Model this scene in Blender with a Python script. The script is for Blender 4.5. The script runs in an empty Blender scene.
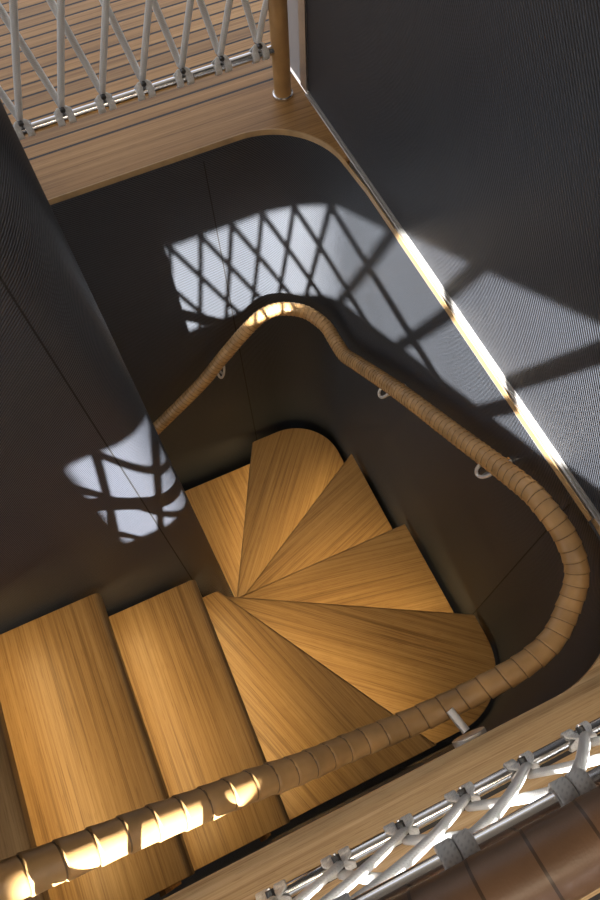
import bpy, bmesh, math, random
from mathutils import Vector, Matrix
random.seed(7)
S = 1.5                      # plan units -> metres (1 unit = camera height above the upper deck)
COL = bpy.context.scene.collection
PI = math.pi

# ------------------------------------------------------------------ helpers
def link(name, bm, mats, parent=None, smooth=False, origin=None, rotz=0.0, recalc=True):
    """bm is in plan units; origin in plan units."""
    org = Vector(origin) if origin is not None else Vector((0, 0, 0))
    if recalc: bmesh.ops.recalc_face_normals(bm, faces=bm.faces[:])
    M = Matrix.Rotation(-rotz, 4, 'Z') @ Matrix.Translation(-org * S) @ Matrix.Scale(S, 4)
    bm.transform(M)
    me = bpy.data.meshes.new(name)
    bm.to_mesh(me); bm.free()
    for m in (mats if isinstance(mats, (list, tuple)) else [mats]):
        me.materials.append(m)
    if smooth:
        for p in me.polygons: p.use_smooth = True
    o = bpy.data.objects.new(name, me)
    COL.objects.link(o)
    o.location = org * S
    o.rotation_euler = (0, 0, rotz)
    if parent is not None:
        o.parent = parent
        o.location = org * S - parent.location
    return o

def empty(name, loc):
    o = bpy.data.objects.new(name, None); COL.objects.link(o)
    o.location = Vector(loc) * S; o.empty_display_size = .1
    return o

def tag(o, label=None, cat=None, group=None, kind=None):
    if label: o['label'] = label
    if cat: o['category'] = cat
    if group: o['group'] = group
    if kind: o['kind'] = kind
    return o

def box(bm, x0, x1, y0, y1, z0, z1, mi=0):
    vs = [bm.verts.new((x, y, z)) for x in (x0, x1) for y in (y0, y1) for z in (z0, z1)]
    for q in ((0,1,3,2),(4,6,7,5),(0,4,5,1),(2,3,7,6),(0,2,6,4),(1,5,7,3)):
        f = bm.faces.new([vs[i] for i in q]); f.material_index = mi
    return bm

def prism(bm, pts, z0, z1):
    lo = [bm.verts.new((p[0], p[1], z0)) for p in pts]
    hi = [bm.verts.new((p[0], p[1], z1)) for p in pts]
    n = len(pts)
    fs = [bm.faces.new(hi), bm.faces.new(lo[::-1])]
    for i in range(n):
        fs.append(bm.faces.new([lo[i], lo[(i+1) % n], hi[(i+1) % n], hi[i]]))
    return lo, hi, fs

def catmull(pts, step):
    P = [Vector(p) for p in pts]
    P = [P[0] * 2 - P[1]] + P + [P[-1] * 2 - P[-2]]
    out = []
    for i in range(1, len(P) - 2):
        p0, p1, p2, p3 = P[i-1], P[i], P[i+1], P[i+2]
        n = max(2, int((p2 - p1).length / step))
        for k in range(n):
            t = k / n
            out.append(.5 * ((2*p1) + (p2-p0)*t + (2*p0-5*p1+4*p2-p3)*t*t + (-p0+3*p1-3*p2+p3)*t**3))
    out.append(P[-2].copy())
    return out

def resample(pts, step):
    L = [0.0]
    for a, b in zip(pts, pts[1:]): L.append(L[-1] + (b - a).length)
    n = max(2, int(L[-1] / step)); out = []; j = 0
    for k in range(n + 1):
        s = L[-1] * k / n
        while j < len(pts) - 2 and L[j+1] < s: j += 1
        t = (s - L[j]) / max(1e-9, L[j+1] - L[j])
        out.append(pts[j].lerp(pts[j+1], min(1, max(0, t))))
    return out, L[-1]

def sweep(bm, pts, rad, nseg=12, closed=False, flat=(1, 1), up=Vector((0, 0, 1)), caps=True):
    """tube along pts. rad: number or f(s, theta). flat: (side, up) scaling of the section."""
    n = len(pts); rings = []; s = 0
    nrm = None
    for i, p in enumerate(pts):
        if closed: t = (pts[(i+1) % n] - pts[i-1])
        else: t = pts[min(n-1, i+1)] - pts[max(0, i-1)]
        t = t.normalized()
        if nrm is None:
            u = up if abs(t.dot(up)) < .97 else Vector((1, 0, 0))
            nrm = (u - t * u.dot(t)).normalized()
        else:
            nrm = (nrm - t * nrm.dot(t)).normalized()
        b = t.cross(nrm)
        if i: s += (pts[i] - pts[i-1]).length
        ring = []
        for k in range(nseg):
            a = 2*PI*k/nseg
            r = rad(s, a) if callable(rad) else rad
            ring.append(bm.verts.new(p + nrm * (math.cos(a)*r*flat[1]) + b * (math.sin(a)*r*flat[0])))
        rings.append(ring)
    m = n if closed else n - 1
    for i in range(m):
        A, B = rings[i], rings[(i+1) % n]
        for k in range(nseg):
            bm.faces.new([A[k], A[(k+1) % nseg], B[(k+1) % nseg], B[k]])
    if not closed and caps:
        bm.faces.new(rings[0][::-1]); bm.faces.new(rings[-1])
    return bm

def tube(bm, a, b, r, nseg=16):
    a, b = Vector(a), Vector(b); e = (b-a).normalized()*min(.0008, (b-a).length*.1)
    return sweep(bm, [a, a+e, b-e, b], r, nseg)

# ------------------------------------------------------------------ materials
def new_mat(name):
    m = bpy.data.materials.new(name); m.use_nodes = True
    nt = m.node_tree
    return m, nt, nt.nodes['Principled BSDF']
def N(nt, t, **kw):
    n = nt.nodes.new(t)
    for k, v in kw.items(): setattr(n, k, v)
    return n
def math_node(nt, op, a, b=None, c=None):
    n = N(nt, 'ShaderNodeMath', operation=op)
    for i, v in enumerate((a, b, c)):
        if v is None: continue
        if isinstance(v, (int, float)): n.inputs[i].default_value = v
        else: nt.links.new(v, n.inputs[i])
    return n.outputs[0]
def ramp(nt, fac, stops):
    r = N(nt, 'ShaderNodeValToRGB'); e = r.color_ramp.elements
    while len(e) > 1: e.remove(e[-1])
    e[0].position = stops[0][0]; e[0].color = (*stops[0][1], 1)
    for p, c in stops[1:]:
        k = e.new(p); k.color = (*c, 1)
    nt.links.new(fac, r.inputs[0]); return r.outputs[0]
def bump(nt, b, h, strength, dist):
    n = N(nt, 'ShaderNodeBump'); n.inputs['Strength'].default_value = strength
    n.inputs['Distance'].default_value = dist
    nt.links.new(h, n.inputs['Height']); nt.links.new(n.outputs[0], b.inputs['Normal'])

def wood(name, dark, mid, light, along='Y', rough=.42, seams=None, fine=1.0, contrast=1.0):
    m, nt, b = new_mat(name)
    tc = N(nt, 'ShaderNodeTexCoord')
    def noise(sc, detail, rgh=.55, dist=0):
        mp = N(nt, 'ShaderNodeMapping'); mp.inputs['Scale'].default_value = sc
        nt.links.new(tc.outputs['Object'], mp.inputs[0])
        n = N(nt, 'ShaderNodeTexNoise'); n.inputs['Scale'].default_value = 1
        n.inputs['Detail'].default_value = detail; n.inputs['Roughness'].default_value = rgh
        n.inputs['Distortion'].default_value = dist
        nt.links.new(mp.outputs[0], n.inputs['Vector']); return n.outputs['Fac']
    def sc(a, l): return (a, l, a) if along == 'Y' else (l, a, a)
    n1 = noise(sc(34*fine, .9), 3, .6, .25)          # broad grain
    n2 = noise(sc(150*fine, 2.2), 2, .6)              # fine streaks
    n3 = noise(sc(5, 1.2), 2)                     # tone drift
    n4 = noise(sc(420, 16), 1)                    # pores
    f = math_node(nt, 'ADD', math_node(nt, 'MULTIPLY', n1, .45), math_node(nt, 'MULTIPLY', n2, .35))
    f = math_node(nt, 'ADD', f, math_node(nt, 'MULTIPLY', n3, .20))
    c = ramp(nt, f, [(.5-.11/contrast, dark), (.5, mid), (.5+.12/contrast, light)])
    pores = math_node(nt, 'GREATER_THAN', n4, .63)
    mx = N(nt, 'ShaderNodeMixRGB', blend_type='MULTIPLY'); mx.inputs[2].default_value = (.72, .66, .6, 1)
    nt.links.new(math_node(nt, 'MULTIPLY', pores, .6), mx.inputs[0]); nt.links.new(c, mx.inputs[1])
    col = mx.outputs[0]; h = f
    if seams:
        y0, sign, pitch, w = [v for v in seams]
        sx = N(nt, 'ShaderNodeSeparateXYZ'); nt.links.new(tc.outputs['Object'], sx.inputs[0])
        y = math_node(nt, 'MULTIPLY', math_node(nt, 'SUBTRACT', sx.outputs[1], y0*S), sign)
        ph = math_node(nt, 'MODULO', y, pitch*S)
        idx = math_node(nt, 'FLOOR', math_node(nt, 'DIVIDE', y, pitch*S))
        seam = math_node(nt, 'MULTIPLY', math_node(nt, 'LESS_THAN', ph, w*S), math_node(nt, 'GREATER_THAN', y, 0))
        wn = N(nt, 'ShaderNodeTexWhiteNoise', noise_dimensions='1D'); nt.links.new(idx, wn.inputs['W'])
        tone = math_node(nt, 'MULTIPLY_ADD', wn.outputs['Value'], .35, .8)
        tone = math_node(nt, 'MAXIMUM', tone, math_node(nt, 'LESS_THAN', y, 0))
        sc2 = N(nt, 'ShaderNodeVectorMath', operation='SCALE'); nt.links.new(col, sc2.inputs[0]); nt.links.new(tone, sc2.inputs['Scale'])
        m2 = N(nt, 'ShaderNodeMixRGB'); m2.inputs[2].default_value = (.005, .004, .004, 1)
        nt.links.new(seam, m2.inputs[0]); nt.links.new(sc2.outputs[0], m2.inputs[1]); col = m2.outputs[0]
        h = math_node(nt, 'SUBTRACT', h, math_node(nt, 'MULTIPLY', seam, 2))
    nt.links.new(col, b.inputs['Base Color'])
    b.inputs['Roughness'].default_value = rough
    bump(nt, b, h, .25, .002)
    return m

def simple(name, col, rough=.5, metal=0.0, noise_amt=0.0, nscale=40, bumpd=0.0):
    m, nt, b = new_mat(name)
    b.inputs['Roughness'].default_value = rough; b.inputs['Metallic'].default_value = metal
    tc = N(nt, 'ShaderNodeTexCoord'); n = N(nt, 'ShaderNodeTexNoise')
    n.inputs['Scale'].default_value = nscale; n.inputs['Detail'].default_value = 3
    nt.links.new(tc.outputs['Object'], n.inputs['Vector'])
    lo = tuple(c*(1-noise_amt) for c in col); hi = tuple(min(1, c*(1+noise_amt)) for c in col)
    nt.links.new(ramp(nt, n.outputs['Fac'], [(.3, lo), (.7, hi)]), b.inputs['Base Color'])
    if bumpd: bump(nt, b, n.outputs['Fac'], .4, bumpd)
    return m

def twill(name, pitch, lo, hi, rough=.5, slope=1.0, relief=.8, spec=.35):
    """dark woven wall cloth with fine raised diagonal ribs; UV is in metres."""
    m, nt, b = new_mat(name)
    uv = N(nt, 'ShaderNodeUVMap'); uv.uv_map = 'UVMap'
    sx = N(nt, 'ShaderNodeSeparateXYZ'); nt.links.new(uv.outputs[0], sx.inputs[0])
    ph = math_node(nt, 'SUBTRACT', math_node(nt, 'MULTIPLY', sx.outputs[0], slope), sx.outputs[1])
    k = 2*PI/(pitch*S*math.sqrt(1+slope*slope))
    ang = math_node(nt, 'MULTIPLY', ph, k)
    s = math_node(nt, 'MULTIPLY_ADD', math_node(nt, 'SINE', ang), .5, .5)
    n = N(nt, 'ShaderNodeTexNoise'); n.inputs['Scale'].default_value = 6; n.inputs['Detail'].default_value = 3
    nt.links.new(uv.outputs[0], n.inputs['Vector'])
    f = math_node(nt, 'MULTIPLY_ADD', n.outputs['Fac'], .16, math_node(nt, 'MULTIPLY', s, .84))
    nt.links.new(ramp(nt, f, [(.15, lo), (.85, hi)]), b.inputs['Base Color'])
    b.inputs['Roughness'].default_value = rough
    b.inputs['Specular IOR Level'].default_value = spec
    # rib slope as a tangent-space normal
    c = math_node(nt, 'COSINE', ang); q = math.sqrt(1+slope*slope)
    nx = math_node(nt, 'MULTIPLY', c, -relief*slope/q); ny = math_node(nt, 'MULTIPLY', c, relief/q)
    cb = N(nt, 'ShaderNodeCombineXYZ'); nt.links.new(nx, cb.inputs[0]); nt.links.new(ny, cb.inputs[1]); cb.inputs[2].default_value = 1
    nn = N(nt, 'ShaderNodeVectorMath', operation='NORMALIZE'); nt.links.new(cb.outputs[0], nn.inputs[0])
    ma = N(nt, 'ShaderNodeVectorMath', operation='MULTIPLY_ADD'); nt.links.new(nn.outputs[0], ma.inputs[0])
    ma.inputs[1].default_value = (.5, .5, .5); ma.inputs[2].default_value = (.5, .5, .5)
    nm = N(nt, 'ShaderNodeNormalMap'); nm.uv_map = 'UVMap'
    nt.links.new(ma.outputs[0], nm.inputs['Color']); nt.links.new(nm.outputs[0], b.inputs['Normal'])
    return m

def rope_mat(name):
    m, nt, b = new_mat(name)
    tc = N(nt, 'ShaderNodeTexCoord')
    outs = []
    for dr in ((1, 1, 1), (1, -1, 1)):
        mp = N(nt, 'ShaderNodeMapping'); mp.inputs['Scale'].default_value = dr
        nt.links.new(tc.outputs['Object'], mp.inputs[0])
        w = N(nt, 'ShaderNodeTexWave', wave_type='BANDS', bands_direction='DIAGONAL'); w.inputs['Scale'].default_value = 95
        w.inputs['Distortion'].default_value = .6
        nt.links.new(mp.outputs[0], w.inputs['Vector']); outs.append(w.outputs['Fac'])
    n = N(nt, 'ShaderNodeTexNoise'); n.inputs['Scale'].default_value = 300
    nt.links.new(tc.outputs['Object'], n.inputs['Vector'])
    f = math_node(nt, 'MULTIPLY', math_node(nt, 'MAXIMUM', outs[0], outs[1]), .7)
    f = math_node(nt, 'MULTIPLY_ADD', n.outputs['Fac'], .3, f)
    nt.links.new(ramp(nt, f, [(.1, (.60, .60, .59)), (.6, (.80, .80, .78))]), b.inputs['Base Color'])
    b.inputs['Roughness'].default_value = .85
    bump(nt, b, f, .35, .0006)
    return m

def add_turns(o, values):
    at = o.data.attributes.new('turn', 'FLOAT', 'POINT')
    at.data.foreach_set('value', values)
def leather_mat(name, col):
    m, nt, b = new_mat(name)
    at = N(nt, 'ShaderNodeAttribute'); at.attribute_name = 'turn'
    fr = math_node(nt, 'FRACT', at.outputs['Fac'])
    seam = math_node(nt, 'LESS_THAN', fr, .055)
    wn = N(nt, 'ShaderNodeTexWhiteNoise', noise_dimensions='1D')
    nt.links.new(math_node(nt, 'FLOOR', at.outputs['Fac']), wn.inputs['W'])
    tone = math_node(nt, 'MULTIPLY', math_node(nt, 'MULTIPLY_ADD', wn.outputs['Value'], .16, .92), math_node(nt, 'MULTIPLY_ADD', seam, -.62, 1.0))
    tc = N(nt, 'ShaderNodeTexCoord')
    n = N(nt, 'ShaderNodeTexNoise'); n.inputs['Scale'].default_value = 14; n.inputs['Detail'].default_value = 4
    v = N(nt, 'ShaderNodeTexVoronoi'); v.inputs['Scale'].default_value = 420
    for q in (n, v): nt.links.new(tc.outputs['Object'], q.inputs['Vector'])
    d = tuple(c*.78 for c in col); l = tuple(c*1.2 for c in col)
    vs = N(nt, 'ShaderNodeVectorMath', operation='SCALE')
    nt.links.new(ramp(nt, n.outputs['Fac'], [(.3, d), (.7, l)]), vs.inputs[0]); nt.links.new(tone, vs.inputs['Scale'])
    nt.links.new(vs.outputs[0], b.inputs['Base Color'])
    b.inputs['Roughness'].default_value = .42
    bump(nt, b, v.outputs['Distance'], .15, .0006)
    return m

TREAD_WOOD = wood('oiled teak tread', (.235, .132, .050), (.385, .230, .090), (.48, .305, .130), 'Y', .42, fine=2.0)
RISER_WOOD = wood('teak riser', (.20, .09, .03), (.34, .17, .055), (.44, .24, .085), 'Y', .45)
DECK_FAR = wood('teak deck planks far', (.25, .128, .038), (.40, .212, .068), (.50, .29, .11), 'X', .5, fine=1.6, seams=(1.266, 1, .0372, .0056))
DECK_NEAR = wood('teak deck planks near', (.37, .22, .09), (.53, .35, .165), (.65, .46, .25), 'X', .5, seams=(-.095, -1, .0372, .0056), fine=2.4)
EDGE_WOOD = simple('pale wood edging', (.50, .33, .16), .4, 0, .12, 30)
TWILL_WELL = twill('dark twill lining', .0046, (.018, .0175, .017), (.058, .067, .084), relief=.7)
TWILL_RIGHT = twill('dark twill wall', .0046, (.017, .017, .018), (.052, .059, .074), relief=.75, rough=.45, spec=.35)
TWILL_CORE = twill('dark twill partition', .0029, (.014, .014, .016), (.062, .071, .092), rough=.42, spec=.42)
BLACK = simple('black shadow gap', (.006, .0055, .005), .7)
STEEL = simple('polished steel', (.72, .72, .72), .16, 1.0, .04, 60)
BRUSHED = simple('brushed steel', (.62, .61, .60), .34, 1.0, .06, 80)
NICKEL = simple('satin nickel', (.80, .79, .77), .3, .45, .03, 60)
DARKMETAL = simple('dark shackle metal', (.10, .10, .10), .3, 1.0)
LEATHER = leather_mat('saddle tan leather', (.46, .268, .105))
LEATHER_DK = leather_mat('dark tan leather', (.16, .09, .05))
ROPE = rope_mat('pale braided rope')
HULL = simple('off white hull panel', (.62, .60, .57), .6, 0, .03, 8)
CEIL = simple('pale ceiling panel', (.60, .57, .52), .7, 0, .03, 8)

# ------------------------------------------------------------------ plan of the well
X_OUT, Y_FAR, Y_NEAR = .515, 1.147, -.033
def arc(cx, cy, r, a0, a1, n):
    return [(cx + r*math.cos(math.radians(a0 + (a1-a0)*i/n)), cy + r*math.sin(math.radians(a0 + (a1-a0)*i/n))) for i in range(n+1)]
RF, RN = .165, .19
XL = -1.45
XW = -.60        # where the upper landing starts

def structure(name, bm, mats, smooth=False, **kw):
    return tag(link(name, bm, mats, smooth=smooth, **kw), kind='structure')

# upper deck: far, near, and left landing
bm = bmesh.new()
prism(bm, arc(X_OUT-RF, Y_FAR-RF, RF, 90, 0, 24) + [(.526, Y_FAR-RF), (.526, 1.31), (1.2, 1.31), (1.2, 2.3), (XL, 2.3), (XL, Y_FAR)], -.012, 0)
structure('floor_far', bm, DECK_FAR)
bm = bmesh.new()
prism(bm, arc(.5215-RN, Y_NEAR+RN, RN, -90, 0, 24) + [(.526, Y_NEAR+RN), (.526, -1.2), (XL, -1.2), (XL, Y_NEAR)], -.012, 0)
structure('floor_near', bm, DECK_NEAR)
bm = bmesh.new(); prism(bm, [(XL, Y_NEAR), (XW, Y_NEAR), (XW, .475), (XL, .475)], -.012, 0)
structure('floor_left', bm, DECK_NEAR)
bm = bmesh.new(); box(bm, XL, .56, -.08, 1.19, -1.73, -1.70)
structure('floor_lower', bm, DECK_NEAR)

# pale edging strip that runs round the far rounded corner of the opening
path = [Vector((XL, Y_FAR-.0015, -.006))] + [Vector((x, y, -.006)) for x, y in arc(X_OUT-RF, Y_FAR-RF, RF-.0015, 90, 0, 24)] + [Vector((X_OUT+.0035, .90, -.006)), Vector((X_OUT+.0035, .158, -.006))]
bm = bmesh.new()
for i in range(len(path)-1):
    a, b = path[i], path[i+1]
    t = (b-a).normalized(); nrm = Vector((-t.y, t.x, 0))
    w = .0013 if i < 25 else .0009
    q = [a+nrm*w, a-nrm*w, b-nrm*w, b+nrm*w]
    vs = [bm.verts.new((p.x, p.y, .001)) for p in q] + [bm.verts.new((p.x, p.y, -.012)) for p in q]
    for f in ((0,1,2,3),(4,7,6,5),(0,3,7,4),(1,5,6,2),(0,4,5,1),(2,6,7,3)): bm.faces.new([vs[k] for k in f])
structure('trim_1', bm, EDGE_WOOD)

# well lining: near wall, rounded near corner, right wall, rounded far corner, far wall
def ribbon_wall(name, pts, z0, z1, thick, mat, seam_s=(), zn=1):
    """vertical sheet with thickness on the outside (right-hand side of travel); UV in metres"""
    bm = bmesh.new(); uvl = bm.loops.layers.uv.new('UVMap')
    s = 0; n = len(pts)
    off = []
    for i in range(n):
        a = Vector(pts[max(0, i-1)]); b = Vector(pts[min(n-1, i+1)])
        t = (b-a).normalized(); off.append(Vector((t.y, -t.x)))
    ss = [0]
    for i in range(1, n): ss.append(ss[-1] + (Vector(pts[i]) - Vector(pts[i-1])).length)
    inn = [[bm.verts.new((pts[i][0], pts[i][1], z)) for z in (z0, z1)] for i in range(n)]
    out = [[bm.verts.new((pts[i][0]+off[i].x*thick, pts[i][1]+off[i].y*thick, z)) for z in (z0, z1)] for i in range(n)]
    def face(vs, uvs):
        f = bm.faces.new(vs)
        for l, u in zip(f.loops, uvs): l[uvl].uv = (u[0]*S, u[1]*S)
    for i in range(n-1):
        face([inn[i][0], inn[i+1][0], inn[i+1][1], inn[i][1]], [(ss[i], z0), (ss[i+1], z0), (ss[i+1], z1), (ss[i], z1)])
        face([out[i+1][0], out[i][0], out[i][1], out[i+1][1]], [(ss[i+1], z0), (ss[i], z0), (ss[i], z1), (ss[i+1], z1)])
        face([inn[i][1], inn[i+1][1], out[i+1][1], out[i][1]], [(0, 0)]*4)
        face([inn[i+1][0], inn[i][0], out[i][0], out[i+1][0]], [(0, 0)]*4)
    face([inn[0][0], inn[0][1], out[0][1], out[0][0]], [(0, 0)]*4)
    face([inn[-1][1], inn[-1][0], out[-1][0], out[-1][1]], [(0, 0)]*4)
    bmesh.ops.recalc_face_normals(bm, faces=bm.faces[:]); bm.normal_update()
    bmesh.ops.split_edges(bm, edges=[e for e in bm.edges if len(e.link_faces) == 2 and e.calc_face_angle(0) > .6])
    return structure(name, bm, mat, smooth=True, recalc=False)
YW, YN = 1.140, -.045
XR = .517
ribbon_wall('wall_near', [(XL, YN), (XR-RN, YN)], -1.70, -.0125, .02, TWILL_WELL)
pts = arc(XR-RN, YN+RN, RN, -90, 0, 20)
ribbon_wall('wall_near_corner', pts, -1.70, -.0125, .02, TWILL_WELL)
pts = [(XR, YN+RN), (XR, YN+RN+.01), (XR, YW-RF-.01), (XR, YW-RF)]
ribbon_wall('wall_right_lower', pts, -1.70, -.0125, .02, TWILL_WELL)
pts = arc(XR-RF, YW-RF, RF, 0, 90, 24) + [(XR-RF-.01, YW), (XL, YW)]
ribbon_wall('wall_far', pts, -1.70, -.0125, .02, TWILL_WELL)
# panel joints of the lining
for i, (a, b) in enumerate([((XR-.0006, .196), (XR, .1985)), ((.268, YW-.0006), (.2705, YW))]):
    bm = bmesh.new(); box(bm, a[0], b[0], a[1], b[1], -1.7, -.03)
    structure('trim_%d' % (i+2), bm, BLACK)

# right wall above the deck, metal strip between the two
ribbon_wall('wall_right', [(.531, -1.2), (.531, 1.195)], .004, 1.6, .03, TWILL_RIGHT)
bm = bmesh.new()
prof = [(.5225, -.012), (.5225, .0020), (.5232, .0032), (.5258, .0032), (.5264, .001), (.5274, .001), (.5280, .0050), (.5312, .0050), (.5312, -.012)]
lo = [bm.verts.new((x, -1.19, z)) for x, z in prof]; hi = [bm.verts.new((x, 1.193, z)) for x, z in prof]
bm.faces.new(lo); bm.faces.new(hi[::-1])
for i in range(len(prof)): bm.faces.new([lo[i], hi[i], hi[(i+1) % len(prof)], lo[(i+1) % len(prof)]])
structure('trim_4', bm, simple('satin aluminium strip', (.60, .59, .57), .34, .6, .04, 30))

# metal door jamb behind the leather post
DJ = empty('door_1', (.54, 1.30, 0)); tag(DJ, kind='structure')
bm = bmesh.new()
box(bm, .527, .56, 1.195, 1.225, .001, 1.6)
link('jamb', bm, BRUSHED, DJ)
bm = bmesh.new()
box(bm, .531, .56, 1.228, 1.305, .001, 1.6)
link('jamb', bm, simple('grey jamb paint', (.42, .43, .45), .4), DJ)
for z in (.17, .5, .9):
    bm = bmesh.new(); tube(bm, (.531, 1.25, z), (.529, 1.25, z), .005, 12); link('screw', bm, STEEL, DJ)

# partition between the two flights, rounded end towards the winders
CX, CY, CR = -.085, .5375, .0625
pts = [(XL, CY+CR), (CX-.004, CY+CR)] + arc(CX, CY, CR, 90, -90, 28) + [(CX-.004, CY-CR), (XL, CY-CR)]
bm = bmesh.new(); uvl = bm.loops.layers.uv.new('UVMap')
pp = pts[::-1]
ss = [pp[0][0]]
for i in range(1, len(pp)): ss.append(ss[-1] + (Vector(pp[i]) - Vector(pp[i-1])).length)
lo = [bm.verts.new((x, y, -1.70)) for x, y in pp]; hi = [bm.verts.new((x, y, 1.6)) for x, y in pp]
for i in range(len(pp)-1):
    f = bm.faces.new([lo[i], lo[i+1], hi[i+1], hi[i]])
    for l, u in zip(f.loops, [(ss[i], -1.7), (ss[i+1], -1.7), (ss[i+1], 1.6), (ss[i], 1.6)]): l[uvl].uv = (u[0]*S, u[1]*S)
bm.faces.new(hi); bm.faces.new(lo[::-1]); bm.faces.new([lo[-1], lo[0], hi[0], hi[-1]])
bmesh.ops.recalc_face_normals(bm, faces=bm.faces[:]); bm.normal_update()
bmesh.ops.split_edges(bm, edges=[e for e in bm.edges if len(e.link_faces) == 2 and e.calc_face_angle(0) > .6])
structure('wall_center', bm, TWILL_CORE, smooth=True, recalc=False)
bm = bmesh.new(); box(bm, CX-.0010, CX+.0010, CY-CR-.0005, CY-CR+.002, -1.7, 1.6)
structure('trim_5', bm, BLACK)

# saloon shell around: front wall with a long rounded window, ceiling
def rrect(x0, x1, z0, z1, r, n=8):
    out = []
    for cx, cz, a in ((x1-r, z1-r, 0), (x0+r, z1-r, 90), (x0+r, z0+r, 180), (x1-r, z0+r, 270)):
        for i in range(n+1):
            t = math.radians(a + 90*i/n); out.append((cx + r*math.cos(t), cz + r*math.sin(t)))
    return out
WX0, WX1, WZ0, WZ1 = -.604, .9, .898, 1.229
hole = rrect(WX0, WX1, WZ0, WZ1, .014)
bm = bmesh.new()
def frame_face(bm, y):
    outer = [(1.2, 1.6), (-3.0, 1.6), (-3.0, -.03), (1.2, -.03)]
    ho = [bm.verts.new((x, y, z)) for x, z in hole]; oo = [bm.verts.new((x, y, z)) for x, z in outer]
    k = len(hole)//4
    for c in range(4):
        seg = ho[c*k:(c+1)*k]
        for i in range(k-1): bm.faces.new([seg[i], seg[i+1], oo[c]])
        nx = ho[((c+1)*k) % len(ho)]
        bm.faces.new([seg[-1], nx, oo[(c+1) % 4], oo[c]])
    return ho, oo
h1, o1 = frame_face(bm, -1.2); h2, o2 = frame_face(bm, -1.23)
for A, B in ((h1, h2), (o1, o2)):
    for i in range(len(A)): bm.faces.new([A[i], A[(i+1) % len(A)], B[(i+1) % len(A)], B[i]])
structure('wall_front', bm, HULL)
bm = bmesh.new(); box(bm, -2.4, 1.2, -1.23, 3.0, 1.6, 1.63)
structure('ceiling', bm, CEIL)

# ------------------------------------------------------------------ staircase
STAIR = empty('staircase', (.2, .5, -1.70))
tag(STAIR, 'winding teak staircase turning round the dark rounded partition', 'staircase')
TH = .026
Z = [-.10 - .16*k for k in range(10)]
outer = ([(-.62, -.030)] + arc(.50-.16, -.030+.16, .16, -90, 0, 18) + arc(.50-.165, 1.095-.165, .165, 0, 90, 18) + [(-.62, 1.095)])
def clip(poly, p, n):
    out = []
    for i in range(len(poly)):
        a, b = poly[i], poly[(i+1) % len(poly)]
        da = (a[0]-p[0])*n[0] + (a[1]-p[1])*n[1]; db = (b[0]-p[0])*n[0] + (b[1]-p[1])*n[1]
        if da >= 0: out.append(a)
        if (da > 0 > db) or (da < 0 < db):
            t = da/(da-db); out.append((a[0]+(b[0]-a[0])*t, a[1]+(b[1]-a[1])*t))
    return out
# nosing lines (inner point, outer point): tread k lies behind its line, i.e. to the LEFT of outer->inner
LN = [((-.402, .461), (-.402, -.03)),
      ((-.240, .461), (-.238, -.03)),
      ((-.078, .461), (-.080, -.03)),
      ((-.047, .464), (.251, -.036)),
      ((-.025, .482), (.500, .189)),
      ((.007, .517), (.509, .512)),
      ((.021, .568), (.500, .842)),
      ((-.015, .615), (.237, 1.089)),
      ((-.130, .612), (-.130, 1.095)),
      ((-.300, .612), (-.300, 1.095))]
INNER = [None, None, None, (.3, -1), (1, -.62), (1, -.12), (1, .25), (1, .9), None, None]
def unit(v):
    l = math.hypot(*v); return (v[0]/l, v[1]/l)
def tread_poly(k, back=.070):
    (ax, ay), (bx, by) = LN[k]
    d = unit((bx-ax, by-ay)); n = (d[1], -d[0])     # points backwards (uphill)
    # uphill for travelling outwards on the first flight (d=-y) is -x
    P = clip(outer, (ax, ay), n)
    if k > 0:
        (cx, cy), (ex, ey) = LN[k-1]
        d2 = unit((ex-cx, ey-cy)); n2 = (d2[1], -d2[0])
        P = clip(P, (cx + n2[0]*back, cy + n2[1]*back), (-n2[0], -n2[1]))
    if k <= 2: P = clip(P, (0, .461), (0, -1))
    if k == 0: P = clip(P, (XW+.02, 0), (1, 0))
    if k >= 8: P = clip(P, (0, .614), (0, 1))
    if INNER[k]:
        m = unit(INNER[k]); P = clip(P, (CX + m[0]*(CR+.003), CY + m[1]*(CR+.003)), m)
    if k == 3: P = clip(P, (0, .4635), (0, -1))
    if k == 4: P = clip(P, (0, .53), (0, -1))
    Q = []
    for p in P:
        if not Q or math.hypot(p[0]-Q[-1][0], p[1]-Q[-1][1]) > 1e-4: Q.append(p)
    if math.hypot(Q[0][0]-Q[-1][0], Q[0][1]-Q[-1][1]) < 1e-4: Q.pop()
    return Q, (ax, ay), d, n
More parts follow.
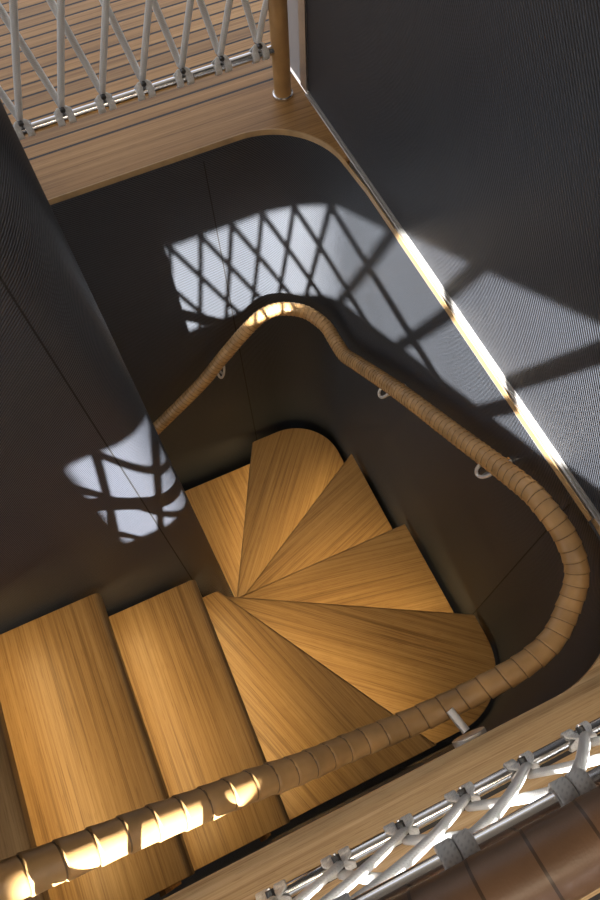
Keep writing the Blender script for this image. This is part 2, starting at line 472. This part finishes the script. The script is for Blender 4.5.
for k in range(10):
    Q, a, d, n = tread_poly(k)
    z = Z[k]
    bm = bmesh.new()
    lo, hi, fs = prism(bm, Q, z-TH, z)
    bm.verts.ensure_lookup_table()
    def onfront(v): return abs((v.co.x-a[0])*n[0] + (v.co.y-a[1])*n[1]) < 1e-3
    fe = [e for e in bm.edges if all(onfront(v) for v in e.verts) and abs(e.verts[0].co.z-e.verts[1].co.z) < 1e-6]
    top = [e for e in fe if e.verts[0].co.z > z-1e-5]
    other = [e for e in bm.edges if e not in top and all(v.co.z > z-1e-5 for v in e.verts) and len(e.link_faces) == 2]
    bw = .011 if k < 3 else .006
    bmesh.ops.bevel(bm, geom=top, offset=bw, offset_type='OFFSET', segments=5, profile=.5, affect='EDGES')
    c = Vector((sum(p[0] for p in Q)/len(Q), sum(p[1] for p in Q)/len(Q), z))
    # grain along the middle of the wedge
    if 3 <= k <= 7:
        (ax, ay), (bx, by) = LN[k-1]
        d2 = unit((bx-ax, by-ay)); dm = unit((d[0]*1.25+d2[0]*.75, d[1]*1.25+d2[1]*.75))
    else: dm = d
    rz = math.atan2(dm[1], dm[0]) - PI/2 + (PI if k % 2 else 0)
    t = link('tread', bm, TREAD_WOOD, STAIR, origin=c, rotz=rz)
    md = t.modifiers.new('edge', 'BEVEL'); md.width = .0022; md.segments = 2; md.limit_method = 'ANGLE'; md.angle_limit = math.radians(50)
    # riser board set back below the nosing
    fp = [q for q in Q if abs((q[0]-a[0])*n[0] + (q[1]-a[1])*n[1]) < 1e-3]
    if len(fp) >= 2:
        fp.sort(key=lambda q: (q[0]-a[0])*d[0] + (q[1]-a[1])*d[1])
        p0, p1 = Vector(fp[0]), Vector(fp[-1])
        nn = Vector(n); dd = Vector(d)
        RQ = clip(clip(Q, (a[0]+n[0]*.052, a[1]+n[1]*.052), n), (a[0]+n[0]*.062, a[1]+n[1]*.062), (-n[0], -n[1]))
        L = (p1-p0).length
        if k < 3: RQ = [(x, y if y > 0 else y-.008) for x, y in RQ]
        if len(RQ) >= 3:
            bm = bmesh.new(); prism(bm, RQ, z-.16+.0005, z-TH-.0005)
            link('riser', bm, RISER_WOOD, STAIR, origin=((p0.x+p1.x)/2, (p0.y+p1.y)/2, z-.16))
        # warm LED line tucked below the nosing
        bm = bmesh.new()
        q = [p0+nn*.008+dd*.02, p1+nn*.008-dd*.02, p1+nn*.014-dd*.02, p0+nn*.014+dd*.02]
        prism(bm, [(v.x, v.y) for v in q], z-TH-.0035, z-TH-.0002)
        link('light_channel', bm, BRUSHED, STAIR, origin=((p0.x+p1.x)/2, (p0.y+p1.y)/2, z-TH))
        if k < 9:
            ld = bpy.data.lights.new('led_line', 'AREA'); ld.shape = 'RECTANGLE'
            ld.size = max(.05, (L-.05))*S; ld.size_y = .006*S
            ld.energy = 1.08*(L/.5); ld.color = (1, .71, .32)
            lo_ = bpy.data.objects.new('led_line', ld); COL.objects.link(lo_)
            mid = (p0+p1)/2 + nn*.009
            lo_.location = Vector((mid.x, mid.y, z-TH-.0045))*S
            fwd = Vector((-n[0], -n[1], -2.2)).normalized()      # shines down and away from the riser
            zc = -fwd; xc = Vector((d[0], d[1], 0)); yc = zc.cross(xc)
            lo_.rotation_euler = Matrix((xc, yc, zc)).transposed().to_euler()

# ------------------------------------------------------------------ leather wrapped wall handrail
R_RAIL = .0175
raw = []
def nz(x):
    if x < .03: return .05 - x
    if x < .22:
        t = (x-.03)/.19; return .02 - .07*t*(2-t)
    return -.05
# ground-plane (z=0) footprint of the run seen from above; y shrinks with height
foot = [(-.41, .065), (-.348, .060), (-.284, .055), (-.219, .050), (-.153, .0435), (-.086, .038), (-.019, .030), (.051, .026), (.122, .0205), (.181, .0180), (.242, .0172), (.307, .0195), (.363, .0310)]
near = []
for fx, fy in foot:
    z = 0
    for _ in range(40): z = .6*z + .4*nz(fx*(1-z))
    near.append((fx*(1-z), fy*(1-z), z))
p = near[0]; q = near[3]
dirv = Vector(p) - Vector(q)
ext = Vector(p) + dirv*1.2
rail = [tuple(ext)] + near + [(.426, .060, -.045), (.464, .100, -.028), (.472, .150, -.010), (.470, .205, -.010), (.470, .262, -.036),
        (.470, .441, -.167), (.470, .612, -.292), (.470, .800, -.445), (.470, .868, -.500), (.474, .935, -.522), (.470, .985, -.520), (.440, 1.040, -.513), (.385, 1.066, -.498), (.335, 1.066, -.492),
        (.285, 1.063, -.520), (.200, 1.060, -.600), (.119, 1.060, -.687), (-.039, 1.060, -.818), (-.20, 1.06, -.955), (-.33, 1.06, -1.07)]
fine = catmull(rail, .004)
RP, RL = resample(fine, .0011)
# cumulative wrap count: wide turns on the near run, tight turns down the right and round the far corner
def pitch_at(p):
    if p.y > .55: return .0125
    if p.y > .20: return .0165
    if p.x > .40: return .0190
    if p.x > .30: return .026
    return .033
cum = [0.0]
for a, b in zip(RP, RP[1:]): cum.append(cum[-1] + (b-a).length/pitch_at(a))
step = RL/(len(RP)-1)
def rail_rad(s, th):
    i = min(len(cum)-1, int(round(s/step)))
    c = cum[i] + .16*math.cos(th + .6)            # slightly slanted turns
    w = c - math.floor(c)
    tw = random.Random(int(math.floor(c))).random()
    ridge = (1-w)**1.6
    return R_RAIL*(.975 + .085*ridge + .015*tw - (.13 if w < .06 else 0))
HR = empty('wall_handrail', (.2, -.02, -.05))
tag(HR, 'tan leather wrapped handrail curving down the stairwell walls on steel brackets', 'handrail')
bm = bmesh.new(); sweep(bm, RP, rail_rad, 28)
o = link('leather_wrap', bm, LEATHER, HR, smooth=True)
add_turns(o, [100 + cum[i] + .16*math.cos(2*PI*k/28 + .6) for i in range(len(RP)) for k in range(28)])
# slim hooked brackets
def hook(rp, wall, down=.035):
    rp = Vector(rp); wall = Vector(wall)
    out = (wall-rp); out.z = 0; out.normalize()
    i0 = min(range(1, len(RP)-1), key=lambda q: (RP[q]-rp).length)
    t = (RP[i0+1]-RP[i0-1]).normalized()
    dn = Vector((0, 0, -1))
    bm = bmesh.new()
    P = [rp + t*.017 + dn*R_RAIL*.6 - out*.008, rp + t*.014 + dn*(R_RAIL+.012) - out*.016, rp + t*.006 + dn*(R_RAIL+.026) - out*.017,
         rp - t*.006 + dn*(R_RAIL+.026) - out*.015, rp - t*.016 + dn*(R_RAIL+.012) - out*.010, rp - t*.019 + dn*R_RAIL*.6 - out*.002]
    sweep(bm, catmull(P, .003), .0034, 10)
    Q = [P[3], rp + dn*(R_RAIL+.030) + out*.004, wall]
    sweep(bm, catmull(Q, .004), .0034, 10)
    br = link('bracket', bm, NICKEL, HR, smooth=True)
    bm = bmesh.new(); tube(bm, wall, wall - out*.003, .009, 24)
    f = link('wall_plate', bm, STEEL); f.parent = br
hook((.470, .655, -.324), (XR, .655, -.365))
hook((.470, .325, -.080), (XR, .325, -.120))
hook((.185, 1.060, -.618), (.185, YW, -.720))
# round plate and stub post of the near run, just under the deck edge
bm = bmesh.new()
tube(bm, (.206, -.0445, -.034), (.206, -.0260, -.032), .0245, 40)
br = link('bracket', bm, NICKEL, HR, smooth=False)
bm = bmesh.new(); tube(bm, (.206, -.021, -.034), (.199, .012, -.034), .0062, 16)
f = link('stub_post', bm, NICKEL, smooth=True); f.parent = br

# ------------------------------------------------------------------ rope balustrades
def seglerp(a, b, sag, n=14, sagdir=Vector((0, 0, -1))):
    a = Vector(a); b = Vector(b)
    return [a.lerp(b, i/n) + sagdir*sag*math.sin(PI*i/n) for i in range(n+1)]
def strap(bm, pts, w, t):
    """flat woven band whose width always lies along X"""
    rings = []
    for i, p in enumerate(pts):
        tg = pts[min(len(pts)-1, i+1)] - pts[max(0, i-1)]
        tg.x = 0; tg.normalize(); nr = Vector((0, -tg.z, tg.y)); X = Vector((1, 0, 0))
        ring = []
        for a, b in ((-1, -.4), (-1, .4), (-.8, 1), (0, 1.15), (.8, 1), (1, .4), (1, -.4), (.8, -1), (0, -.9), (-.8, -1)):
            ring.append(bm.verts.new(p + X*(a*w) + nr*(b*t)))
        rings.append(ring)
    for A, B in zip(rings, rings[1:]):
        for k in range(10): bm.faces.new([A[k], A[(k+1) % 10], B[(k+1) % 10], B[k]])
    bm.faces.new(rings[0][::-1]); bm.faces.new(rings[-1])
def loop_pts(kx, yb, zb, rp, off, kz, sgn=1):
    """teardrop: from the knot, round the tube, back to the knot"""
    K = Vector((kx + off*(.3 if kz > zb else .8), yb, kz))
    pts = []
    for i in range(17):
        a = math.radians(60 - i*300/16) if sgn > 0 else math.radians(-60 + i*300/16)
        a0 = PI/2 if kz > zb else -PI/2
        ang = a0 + math.radians(-150 + i*300/16 + 180) if False else None
    for i in range(19):
        t = -150 + 300*i/18
        base = -90 if kz > zb else 90
        a = math.radians(base + t)
        pts.append(Vector((kx + off, yb + (rp)*math.cos(a), zb + (rp)*math.sin(a))))
    return [K] + pts + [K]
def balustrade(name, label, y0, y1, zb, zt, kb, ptop, x0, x1, posts, mirror, rb, leather, lz, ly, lr, lp, pl=.018, topvis=True):
    """kb: list of bottom knot x; ptop(k): x of top knot k"""
    rt = .0056
    T = empty(name, ((x0+x1)/2, y0, 0)); tag(T, label, 'balustrade')
    bm = bmesh.new(); tube(bm, (x0, y0, zb), (x1, y0, zb), rb, 24); link('bottom_rail', bm, STEEL, T, smooth=True)
    bm = bmesh.new(); tube(bm, (x0, y1, zt), (x1, y1, zt), rt, 24); link('top_bar', bm, STEEL, T, smooth=True)
    # leather hand grip
    P, L = resample([Vector((x0-.03, ly, lz)), Vector((x1+.03, ly, lz))], .002)
    def rr(s, th):
        c = s/lp + .12*math.cos(th+.4) ; w = c - math.floor(c)
        return lr*(1 + .03*(1-w)**1.5 - (.035 if w < .05 else 0))
    bm = bmesh.new(); sweep(bm, P, rr, 36); hg = link('hand_grip', bm, leather, T, smooth=True)
    add_turns(hg, [100 + i*L/(len(P)-1)/lp + .12*math.cos(2*PI*k/36+.4) for i in range(len(P)) for k in range(36)])
    for px in posts:
        P, L = resample([Vector((px, y0, .001)), Vector((px, (y0+y1)/2, .3)), Vector((px, ly, lz))], .004)
        def pr(s, th):
            c = s/.030 + .1*math.cos(th); w = c - math.floor(c)
            return pl*(1 + .008*(1-w))
        bm = bmesh.new(); sweep(bm, P, pr, 24); pst = link('post', bm, LEATHER, T, smooth=True)
        add_turns(pst, [.5]*(len(P)*24))
        bm = bmesh.new(); tube(bm, (px, y0, 0), (px, y0, .006), pl+.0035, 28)
        f = link('base_ring', bm, STEEL, smooth=True); f.parent = pst; f.location = Vector((0, 0, 0)) - T.location
        f.matrix_parent_inverse = Matrix.Identity(4)
        f.location = -(T.location)*0 - Vector(pst.location) - T.location
        # braces between the grip and the bar
    kz = zb + rb + .012; tz = zt - rt - .010; ow = -mirror
    for kx in kb:
        bm = bmesh.new()
        for off in (-.0105, .0105):
            strap(bm, catmull(loop_pts(kx, y0, zb, rb+.0024, off, kz), .003), .0066, .0014)
        lp_ = link('rope_loop', bm, ROPE, T, smooth=True)
        bm = bmesh.new(); tube(bm, (kx, y0-.009, kz-.001), (kx, y0+.010, kz-.001), .0048, 12)
        sh = link('shackle', bm, DARKMETAL, smooth=True); sh.parent = lp_; sh.location = -T.location - lp_.location
        bm = bmesh.new(); tube(bm, (kx, y0+.010, kz-.001), (kx, y0+.012, kz-.001), .0022, 8)
        sh2 = link('shackle_pin', bm, STEEL, smooth=True); sh2.parent = lp_; sh2.location = -T.location - lp_.location
    n = len(kb)
    tops = sorted(set(range(-3, n+3)))
    for k in tops:
        tx = ptop(k)
        if tx < x0+.01 or tx > x1-.01: continue
        bm = bmesh.new()
        for off in (-.0057, .0057):
            strap(bm, catmull(loop_pts(tx, y1, zt, rt+.0026, off, tz), .002), .0054, .0016)
        link('rope_loop', bm, ROPE, T, smooth=True)
    for k, kx in enumerate(kb):
        for dk, side in ((mirror, 1), (-2*mirror, -1)):
            tx = ptop(k+dk) - (.026 if mirror < 0 and side < 0 else 0)
            a = Vector((kx, y0 + ow*(.0045+.0045*side), kz+.002)); b = Vector((tx, y1 + ow*(.0055+.0045*side), tz-.002))
            if tx < x0+.01 or tx > x1-.01:
                lim = x0+.006 if tx < x0+.01 else x1-.006
                if abs(kx-lim) < .012: continue
                t = (lim-kx)/(tx-kx); b = a.lerp(b, t)
            P = seglerp(a, b, .005, 18, Vector((0, ow, 0)))
            bm = bmesh.new()
            sweep(bm, P, lambda s, th: .0056, 12, flat=(1.15, .8), up=Vector((0, 1, 0)))
            link('rope', bm, ROPE, T, smooth=True)
    return T
# near side (behind the camera's feet) and far side
kbn = [-.0175 + .0768*i for i in range(-5, 6)]
balustrade('rope_balustrade', 'white rope balustrade in the near corner with a thick dark leather grip', -.0765, -.0640, .12, .54, kbn,
           lambda k: -.0215 + .0765*(k-5), -.46, .485, (-.46, .485), 1, .0075, LEATHER_DK, .567, -.0835, .0195, .034)
kbf = [.043 + .0787*i for i in range(-9, 6)]
balustrade('rope_balustrade', 'white rope balustrade beyond the opening, its tan post beside the metal jamb', 1.213, 1.213, .105, .53, kbf,
           lambda k: kbf[0] + .0787*k + .006, -.75, .481, (-.75, .481), -1, .0090, LEATHER, .578, 1.213, .024, .03)

# ------------------------------------------------------------------ light
w = bpy.data.worlds.new('sky'); bpy.context.scene.world = w; w.use_nodes = True
nt = w.node_tree; bg = nt.nodes['Background']
tc = N(nt, 'ShaderNodeTexCoord'); sx = N(nt, 'ShaderNodeSeparateXYZ'); nt.links.new(tc.outputs['Generated'], sx.inputs[0])
nt.links.new(ramp(nt, sx.outputs[2], [(0, (.74, .70, .67)), (.25, (.74, .79, .92)), (1, (.60, .68, .85))]), bg.inputs[0])
bg.inputs[1].default_value = 1.65
sd = bpy.data.lights.new('sun', 'SUN'); sd.energy = 54; sd.angle = math.radians(.5); sd.color = (1, .97, .93)
so = bpy.data.objects.new('sun', sd); COL.objects.link(so)
dv = Vector((.27, 1, -.615)).normalized()
so.rotation_euler = dv.to_track_quat('-Z', 'Y').to_euler()
so.location = (-2, -6, 5)

ld = bpy.data.lights.new('near_deck_fill', 'AREA'); ld.shape = 'RECTANGLE'; ld.size = .9; ld.size_y = .35  # added fill light without a fixture, out of view, brightens the near deck
ld.energy = 15; ld.color = (1, .80, .58)
lo_ = bpy.data.objects.new('near_deck_fill', ld); COL.objects.link(lo_); lo_.location = Vector((.15, -.55, 1.59))*S

# ------------------------------------------------------------------ camera
cd = bpy.data.cameras.new('camera'); co = bpy.data.objects.new('camera', cd); COL.objects.link(co)
cd.sensor_fit = 'VERTICAL'; cd.sensor_height = 24; cd.sensor_width = 36; cd.lens = 700/900*24
cd.clip_start = .02; cd.clip_end = 100
Zc = -Vector((23, -335, -700)).normalized()
Xc = Vector((4111, 1743, -700)); Xc = (Xc - Zc*Xc.dot(Zc)).normalized()
Yc = Zc.cross(Xc)
M = Matrix((Xc, Yc, Zc)).to_4x4()          # rows are world axes in camera space -> camera-to-world
M.translation = Vector((0, 0, S))
co.matrix_world = M
sc = bpy.context.scene; sc.camera = co
sc.view_settings.view_transform = 'Standard'; sc.view_settings.look = 'None'
sc.view_settings.exposure = 0; sc.view_settings.gamma = 1
sc.view_settings.use_curve_mapping = False
